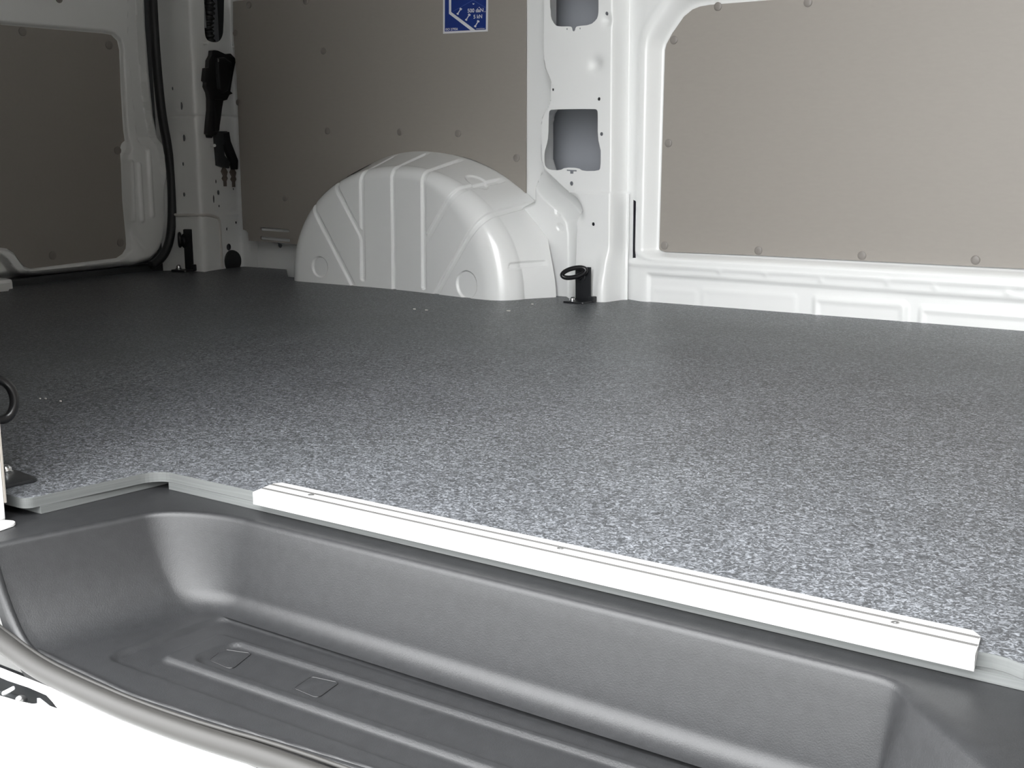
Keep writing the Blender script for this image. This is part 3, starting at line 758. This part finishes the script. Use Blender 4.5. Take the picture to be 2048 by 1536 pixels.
# upper left corner step of the door inner
bm = bmesh.new(); q0 = on_x((0, 565), DX + .01); box(bm, (DX + .012, q0[1] - .08, q0[2] - .02), (.05, .20, .06), .01); obj('door_corner_block', from_bm('door_corner_block', bm), 'white_paint', door)

# rear door seal
SX = DX + .036
sc = smooth_line([on_x(p, SX) for p in [(301, -120), (305, 0), (311, 100), (318, 180), (325, 240), (337, 300), (344, 370), (344.5, 440), (340, 480), (330, 507), (316, 523), (303, 531)]], 2)
bm = bmesh.new(); tube(bm, sc, .0125, 12); rs = obj('door_seal', from_bm('door_seal', bm), 'black_rubber', None, True)
tag(rs, 'black rubber seal running down beside the white rear door', 'seal')

# ================================================================== THINGS ON THE REAR PILLAR
def outline_on_face2(pts, lift):
    out = []
    for p in pts:
        q = f2(p); x, y, nx, ny = path_at(np.array([q[0]])); out.append(Vector((x[0] + lift, y[0] - lift * .06, q[1])))
    return out
lat_px = z2([(590, 520), (620, 515), (660, 520), (740, 555), (790, 550), (820, 590), (832, 622), (860, 640), (826, 650), (815, 750), (800, 860), (790, 935), (815, 960), (780, 975), (755, 1025), (715, 1035), (700, 1120), (690, 1200), (675, 1290), (665, 1345), (630, 1390), (600, 1395), (590, 1415), (560, 1410), (550, 1380), (535, 1370), (545, 1250), (560, 1130), (560, 1010), (550, 950), (520, 890), (525, 845), (505, 830), (510, 780), (520, 700), (550, 695), (555, 620), (585, 570)])
lp = outline_on_face2(lat_px, .001)
base = sum(lp, Vector()) / len(lp)
lat = thing('flap_valve', 'long black plastic device clipped to the rear pillar below the wiring hole', 'vent', tuple(base))
prism('housing', [v - base for v in lp], (.016, -.001, 0), 'black_plastic', lat, .004)
cv = outline_on_face2(z2([(625, 600), (700, 590), (775, 640), (770, 800), (740, 930), (690, 960), (650, 930), (625, 780)]), .017); prism('cover', [v - base for v in cv], (.012, -.001, 0), 'black_plastic', lat, .006, 3)
cv = outline_on_face2(z2([(600, 1020), (680, 1020), (665, 1180), (650, 1340), (600, 1350), (605, 1200)]), .017); prism('lower_cover', [v - base for v in cv], (.007, -.0005, 0), 'black_plastic', lat, .002)
cv = outline_on_face2(z2([(615, 640), (626, 640), (648, 910), (636, 910)]), .0185); prism('edge_strip', [v - base for v in cv], (.012, 0, 0), 'charcoal_plastic', lat, .001)
d2px = z3([(640, 62), (740, 62), (755, 85), (756, 150), (700, 200), (715, 300), (770, 370), (762, 430), (700, 420), (640, 400), (630, 280), (620, 180), (615, 100)])
dp2 = outline_on_face2(d2px, .001); base2 = sum(dp2, Vector()) / len(dp2)
dev = thing('wire_retainer', 'charcoal plastic retainer with black strap under the long black device', 'bracket', tuple(base2))
prism('holder', [v - base2 for v in dp2], (.012, -.001, 0), 'charcoal_plastic', dev, .003)
cv = outline_on_face2(z3([(700, 80), (745, 68), (760, 160), (795, 250), (830, 350), (828, 440), (792, 442), (775, 370), (720, 250)]), .004); prism('strap', [v - base2 for v in cv], (.016, -.001, 0), 'black_rubber', dev, .003)
for px in ((447, 354), (464.5, 355.5)):
    q = f2(px); x, y, nx, ny = path_at(np.array([q[0]])); c = Vector((x[0], y[0], q[1]))
    cl = thing('wire_clip', 'small brown clip hanging under the charcoal retainer, %s of two' % ('left' if px[0] < 455 else 'right'), 'clip', tuple(c), 0, 'brown clips on the rear pillar')
    ol = [(-.011, .016), (-.004, .026), (.004, .024), (.010, .014), (.006, .003), (.009, -.004), (.004, -.012), (.004, -.026), (-.003, -.026), (-.003, -.012), (-.009, -.004), (-.004, .003)]
    prism('clip_body', [(0.001, a, b_) for a, b_ in ol], (.007, 0, 0), 'clip_brown', cl, .001)
    bm = bmesh.new(); tube(bm, [(.004, .0, .022), (.006, .001, .036), (.008, .002, .042)], .0022, 8); obj('wire_end', from_bm('wire_end', bm), 'wire_grey', cl, True)
# wiring in the upper hole
q = f2((430, 30)); x, y, nx, ny = path_at(np.array([q[0]])); wb = Vector((x[0] - .03, y[0], q[1]))
loom = thing('wiring_loom', 'black wiring loom seen through the upper hole of the rear pillar', 'cable', tuple(wb))
def fpt(p, dx):
    q = f2(p); x, y, nx, ny = path_at(np.array([q[0]])); return Vector((x[0] + dx, y[0], q[1])) - wb
bm = bmesh.new()
pts = smooth_line([fpt(p, -.03) for p in [(432, -60), (433, 0), (434, 20), (430, 45), (432, 65), (436, 92)]], 3)
rr = [.014 + .004 * math.sin(i * 1.9) for i in range(len(pts))]
tube(bm, pts, rr, 12); obj('sleeve', from_bm('sleeve', bm), 'black_rubber', loom, True)
bm = bmesh.new(); tube(bm, smooth_line([fpt(p, -.022) for p in [(413, -60), (415, 0), (418, 20), (421, 55)]], 2), .0035, 8); obj('pale_wire', from_bm('pale_wire', bm), 'wire_grey', loom, True)
bm = bmesh.new(); tube(bm, smooth_line([fpt(p, -.035) for p in [(410, -50), (409, 20), (411, 50), (415, 90)]], 2), .008, 10); obj('brown_wire', from_bm('brown_wire', bm), 'wire_brown', loom, True)

# ================================================================== TIE-DOWN BRACKETS
def bracket(name, label, loc, rz, upright=False, folded=False):
    """origin on the floor at the foot of the upright plate, -y looks into the cargo space"""
    t_ = thing(name, label, 'tie-down', loc, rz, 'black tie-down brackets on the cargo floor')
    bm = bmesh.new(); box(bm, (0, 0, .0405), (.040, .004, .075), .0015); sharp(obj('plate', from_bm('plate', bm), 'black_steel', t_, False), 40)
    q = fillet([(-.030, .0), (-.030, -.040), (.026, -.040), (.026, .0)], [0, .006, .006, 0], 4)
    prism('foot', [(a, b_, .0006) for a, b_ in q], (0, 0, .0034), 'black_steel', t_, .0008)
    bm = bmesh.new(); lathe(bm, [(.0135, .002), (.0135, .0045), (.0125, .005)], (-.006, 0, .056), (0, -1, 0), 24); lathe(bm, [(.0075, .005), (.0075, .011), (.0065, .012)], (-.006, 0, .056), (0, -1, 0), 6)
    sharp(obj('bolt', from_bm('bolt', bm), 'black_steel', t_, True), 30)
    bm = bmesh.new(); pts = []
    for k in range(28):
        a = 2 * math.pi * k / 28
        if folded: pts.append((-.017 + .009 * math.cos(a), -.010 - .010 * math.cos(a), .058 + .010 * math.sin(a)))
        elif upright: pts.append((.034 + .004 * math.sin(a), -.032 + .017 * math.cos(a), .083 + .022 * math.sin(a)))
        else: pts.append((-.012 + .026 * math.cos(a), -.012 - .008 * (1 - math.cos(a)), .066 + .0101 * math.sin(a) + .006 * math.cos(a)))
    tube(bm, pts, .0052, 10, closed=True); obj('lashing_ring', from_bm('lashing_ring', bm), 'black_plastic', t_, True)
    bm = bmesh.new(); box(bm, (.022, .003, .007), (.014, .016, .012), .002); obj('packing', from_bm('packing', bm), 'black_rubber', t_)
    bm = bmesh.new(); c = (.019 if upright else -.012, -.026, .004)
    lathe(bm, [(.0085, 0), (.0085, .002), (.0068, .003), (.0062, .006), (.004, .0085), (0, .0095)], c, (0, 0, 1), 20)
    sharp(obj('foot_bolt', from_bm('foot_bolt', bm), 'chrome', t_, True), 40)
    return t_
bp = on_z((1178, 601), 0); bracket('tie_down_bracket', 'black tie-down bracket with ring at the foot of the middle pillar', (bp[0], 2.398, 0), 0.0)
bp = on_z((385, 541), 0); k = bracket('tie_down_bracket', 'black tie-down bracket on the floor in the far rear corner by the door seal', (bp[0], bp[1] - .014, 0), .10, folded=True)
k.scale = (1.0, 1, 1.5)
bracket('tie_down_bracket', 'black tie-down bracket with shiny bolt at the left edge of the step', (-1.224, .756, 0), math.pi - .15, True)

# ================================================================== STEP TRAY
RZ, SZ = -.0195, -.112                           # rim and tread height
def yfr(x): return np.interp(x, [-1.16, -1.09, -.98, -.87, -.765, -.63, -.53, -.2, 0], [.676, .668, .655, .6465, .652, .664, .671, .675, .678])
FRY = .672
ea = np.linspace(0, math.pi / 2, 40)                # elliptical rear corner at the left, round one at the right
ell = np.stack([-.961 - .094 * np.cos(ea) + .27 * .050 * np.sin(ea), .816 + .052 * np.sin(ea)], 1)
rgt = fillet([(-.88, .868), (-.262, .856), (-.065, FRY)], [0, .075, 0], 18)[1:]
left = np.stack([np.linspace(-1.0945, -1.055, 40)[:-1], np.linspace(float(yfr(-1.09)), .816, 40)[:-1]], 1)
rim = np.vstack([left, ell, resample(np.vstack([ell[-1:], rgt]), .005, closed=False)[1:]])
tg = np.gradient(rim, axis=0); tg /= np.linalg.norm(tg, axis=1, keepdims=True); nin = np.stack([tg[:, 1], -tg[:, 0]], 1)   # inwards
aa = np.r_[np.zeros(len(left)), ea]
nin[:len(aa)] = np.stack([np.cos(aa), -np.sin(aa)], 1)
for _ in range(10): nin[len(aa):-1] = (nin[len(aa) - 1:-2] + 2 * nin[len(aa):-1] + nin[len(aa) + 1:]) / 4
nin /= np.linalg.norm(nin, axis=1, keepdims=True)
tray = thing('step_tray', 'dark grey grained plastic step tray below the aluminium edge strip', 'step', (-.60, .76, SZ))
to = np.array([-.60, .76, SZ])
def prof_step(n=26):
    P = []
    for k in range(7): a = k / 6 * math.radians(78); P.append((.007 * math.sin(a), -.007 * (1 - math.cos(a))))
    s0, z0 = P[-1]; zend = (SZ - RZ) + .018; s1 = s0 + (z0 - zend) * .16
    for k in range(1, 6): P.append((s0 + (s1 - s0) * k / 5, z0 + (zend - z0) * k / 5))
    s0, z0 = P[-1]
    for k in range(1, 11): a = k / 10 * math.pi / 2; P.append((s0 + .024 * (1 - math.cos(a)) * 1.0 * (1), z0 - .018 * math.sin(a)))
    return np.array(P)
pA = prof_step()
def prof_left():
    P = []
    for k in range(7): a = k / 6 * math.radians(58); P.append((.008 * math.sin(a), -.008 * (1 - math.cos(a))))
    s0, z0 = P[-1]; H = (SZ - RZ) - z0; tan0 = math.tan(math.radians(58))
    n = 200
    W_ = .084
    for k in range(1, n + 1):
        q = k / n; s = W_ * q; # cubic from slope -tan0 to 0 over W_
        z = z0 + H * (1 - (1 - q) ** 2.6); P.append((s0 + s, z))
    return np.array(P)
pB = prof_left()
pB = np.stack([np.interp(-pA[:, 1], -pB[:, 1], pB[:, 0]), pA[:, 1]], 1)     # same heights ring by ring: the rings are contour lines
wl = np.clip(nin[:, 0], 0, 1)                    # 1 on the left slope
wr_ = np.clip(-nin[:, 0], 0, 1) ** 1.2
K = len(pA)
XR = np.zeros((len(rim), K + 2, 3))
for i in range(len(rim)):
    w = wl[i] ** 2; isl = i < len(aa) + 60
    P = pA.copy(); P[:, 0] *= 1 + 1.6 * sst(.2, .75, wr_[i])
    sx_ = pB[:, 0] if wl[i] > 0 else P[:, 0]
    XR[i, 2:, 0] = rim[i, 0] + nin[i, 0] * sx_; XR[i, 2:, 1] = rim[i, 1] + nin[i, 1] * P[:, 0]
    XR[i, 2:, 2] = RZ + P[:, 1] * (1 - w) + pB[:, 1] * w
    XR[i, 1, :2] = rim[i] - nin[i] * .003; XR[i, 1, 2] = RZ; XR[i, 0, :2] = rim[i] - nin[i] * .16; XR[i, 0, 2] = RZ
XR[..., 1] = np.maximum(XR[..., 1], yfr(XR[..., 0]))
XR[0, :, 1] = yfr(XR[0, :, 0]); XR[-1, :, 1] = yfr(XR[-1, :, 0])
grid_mesh('step_wall', XR - to, 'step_plastic', tray, flip=True)
inner = XR[:, -1, :2].copy()
# tread with its pressed channels
def zz(p): return on_z(p, SZ)[:2]
yA = zz((700, 1309))[1]
def row(p, q): return (zz(p)[1] + zz(q)[1]) / 2
yA, yA2 = row((444, 1233), (1000, 1397)), row((444, 1262), (1103, 1474))
yB, yB2 = row((475, 1286), (1150, 1496)), row((400, 1320), (1030, 1534))
yC, yC2 = row((330, 1315), (980, 1534)), row((235, 1322), (835, 1534))
xA0, xC0 = zz((440, 1234))[0], zz((236, 1304))[0]
xR = inner[:, 0].max() - .05
outer = fillet([(xC0, yC2), (xA0, yA), (xR, yA), (xR, yC2)], [.014, .014, .02, .02], 6)
xi = zz((444, 1262))[0]; xi2 = zz((318, 1313))[0]
island = fillet([(xi2, yC), (xi, yA2), (xR - .03, yA2), (xR - .03, yC)], .008, 6)
xm, xm2 = zz((466, 1285))[0], zz((392, 1314))[0]
chan = fillet([(xm2, yB2), (xm, yB), (xR - .06, yB), (xR - .06, yB2)], .010, 6)
def tread_map(u, v):
    z = np.full(u.shape, SZ)
    z -= .0042 * (1 - sst(-.004, .004, sd_poly(u, v, outer)))
    z += .0042 * (1 - sst(-.0035, .0035, sd_poly(u, v, island)))
    z -= .0042 * (1 - sst(-.0035, .0035, sd_poly(u, v, chan)))
    d = v - yfr(u)
    z += .0030 * np.exp(-((d - .005) / .004) ** 2) - .004 * (1 - sst(0, .004, d))
    return np.stack([u, v, z], 1) - to
ti = XR[:, -4, :2]; fx_ = np.linspace(ti[-1][0], ti[0][0], 60)[1:-1]; ti = np.vstack([ti, np.stack([fx_, yfr(fx_)], 1)])
ti = [p for i, p in enumerate(ti) if i == 0 or np.linalg.norm(p - ti[i - 1]) > 1e-4]
cap_c = [zz((461, 1311)), zz((632, 1367))]
sheet('tread', np.array(ti), [], .012, tread_map, 'step_plastic', tray, fine=(-1.05, -.40, .65, .9, .0026), facing=(0, 0, 1))
for cpx in (((418, 1312), (447, 1291), (503, 1299), (463, 1331)), ((588, 1368), (622, 1345), (678, 1357), (635, 1388))):
    q = fillet([zz(p) for p in cpx], .004, 4)
    prism('blanking_cap', [Vector((a, b_, SZ - .0050)) - Vector(to) for a, b_ in q], (0, 0, .0012), 'step_plastic', tray, .0006)
    q3 = [Vector((a, b_, SZ - .0040)) - Vector(to) for a, b_ in resample(q, .003)]
    bm = bmesh.new(); tube(bm, q3, .0006, 6, closed=True); obj('cap_joint', from_bm('cap_joint', bm), 'black_plastic', tray, True)
# front lip of the tray (follows the cut edge)
edge = np.vstack([XR[0, 2:, :][:, [0, 2]], [[xx, SZ] for xx in np.linspace(inner[0][0] + .01, inner[-1][0] - .01, 60)], XR[-1, 2:, :][::-1][:, [0, 2]]])
lipP = [(0.004, .0), (.0025, .0022), (0, .0026), (-.003, .0015), (-.0045, -.002), (-.005, -.010), (-.0055, -.030)]
L3 = np.zeros((len(edge), len(lipP), 3))
for j, (dy, dz) in enumerate(lipP): L3[:, j, 0] = edge[:, 0]; L3[:, j, 1] = yfr(edge[:, 0]) + dy; L3[:, j, 2] = edge[:, 1] + dz
grid_mesh('front_lip', L3 - to, 'step_plastic', tray)

# near door seal
sc = []
for p in ((-150, 1120), (-80, 1212), (-30, 1258), (0, 1281), (40, 1312), (81, 1340), (128, 1364), (174, 1386), (266, 1427), (400, 1475), (560, 1523)):
    y = .64
    for _ in range(6): q = on_y(p, y); y = float(yfr(q[0])) - .0140
    sc.append(tuple(on_y(p, y)))
sc = [(sc[0][0] - .03, sc[0][1], sc[0][2] + .15)] + sc + [(-.5, .6555, -.122), (-.3, .659, -.122), (-.12, .661, -.12), (-.05, .662, -.09), (-.03, .66, .0)]
sc = smooth_line(sc, 2)
seal = thing('sliding_door_seal', 'grey rubber tube seal curving along the lower edge of the step', 'seal', (-.66, .65, -.12)); so2 = Vector(seal.location)
bm = bmesh.new(); tube(bm, [Vector(p) - so2 for p in sc], .0092, 16); obj('seal_tube', from_bm('seal_tube', bm), 'grey_rubber', seal, True)
bm = bmesh.new(); lp_ = [Vector((x, y + .0078, z + .0062 + .003 * math.exp(-((x + .62) / .17) ** 2))) - so2 for x, y, z in sc]
tube(bm, lp_, .0020, 8); obj('seal_lip', from_bm('seal_lip', bm), 'grey_rubber', seal, True)

# ================================================================== ALUMINIUM EDGE STRIP
strip = thing('edge_strip', 'silver grooved aluminium edge strip screwed along the edge of the dark floor', 'strip', (-.578, .89, 0)); so3 = np.array(strip.location)
rows = {}
def yrow(p): return on_z(p, .004)[1]
g1, g2 = yrow((1700, 1218.5)), yrow((1700, 1234)); gb, gt = yrow((1700, 1206)), yrow((1700, 1250))
g1, g2, gb, gt = (g + .0123 * .615 for g in (g1, g2, gb, gt))
ps = [(gt + .0002, -.0092), (gt - .0012, -.0092), (gt - .0012, .0028), (gt - .0009, .0036), (gt, .004)]
for g in (g2, g1): ps += [(g - .0027, .004), (g - .0026, .0036), (g + .0026, .0036), (g + .0027, .004)]
ps += [(gb - .0015, .0038), (gb, .0024), (gb, .0004)]
ps = np.array(ps)
eL = np.array([on_z(p, .004)[:2] for p in ((509, 982.6), (530, 973.5), (548, 966), (556, 964.5), (575, 964.8))])
eR = np.array([on_z(p, .004)[:2] for p in ((1952, 1305.5), (1956.6, 1291), (1960.8, 1276.6), (1960.8, 1271.5), (1955, 1264), (1941, 1258))])
SH = -.0123                                      # the edge runs very slightly askew to the van
eL[:, 1] -= SH * (eL[:, 0] + .955); eR[:, 1] -= SH * (eR[:, 0] + .955)
def xends(y):
    a = np.interp(y, np.sort(eL[:, 1]), eL[np.argsort(eL[:, 1]), 0]); b = np.interp(y, np.sort(eR[:, 1]), eR[np.argsort(eR[:, 1]), 0])
    return a, b
n = 60; G = np.zeros((n, len(ps), 3))
for j, (y, z) in enumerate(ps):
    a, b_ = xends(y); G[:, j, 0] = np.linspace(a, b_, n); G[:, j, 1] = y + SH * (G[:, j, 0] + .955); G[:, j, 2] = z
V_ = (G - so3).reshape(-1, 3).tolist(); m_ = len(ps); F_ = []
for i in range(n - 1):
    for j in range(m_ - 1): F_.append((i * m_ + j, (i + 1) * m_ + j, (i + 1) * m_ + j + 1, i * m_ + j + 1))
F_.append(tuple(range(m_))[::-1]); F_.append(tuple((n - 1) * m_ + j for j in range(m_)))
bm = bmesh.new(); bm.from_mesh(mesh('x', V_, F_)); bmesh.ops.triangulate(bm, faces=[f for f in bm.faces if len(f.verts) > 4]); bmesh.ops.recalc_face_normals(bm, faces=bm.faces[:])
o = sharp(obj('profile', from_bm('profile', bm), 'brushed_aluminium', strip, False), 30)
for g in (g2, g1):  # flat dark strips: shade of the shallow grooves put in as colour
    a, b_ = xends(g); bm = bmesh.new(); box(bm, ((a + b_) / 2 - so3[0], g + SH * ((a + b_) / 2 + .955) - so3[1], .0036), (b_ - a - .001, .0050, .0003), 0, Matrix.Rotation(SH, 3, 'Z')); obj('groove_shade', from_bm('groove_shade', bm), 'groove_shade_grey', strip)
for p in ((622, 990), (1121, 1097), (1790, 1245.5)):
    q = on_z(p, .004) - so3; bm = bmesh.new(); lathe(bm, [(.0032, -.0005), (.0032, .0004), (.0024, .0006), (.0012, .0001), (0, -.0002)], (q[0], q[1], .004), (0, 0, 1), 16)
    sharp(obj('screw', from_bm('screw', bm), 'zinc', strip, True), 30)
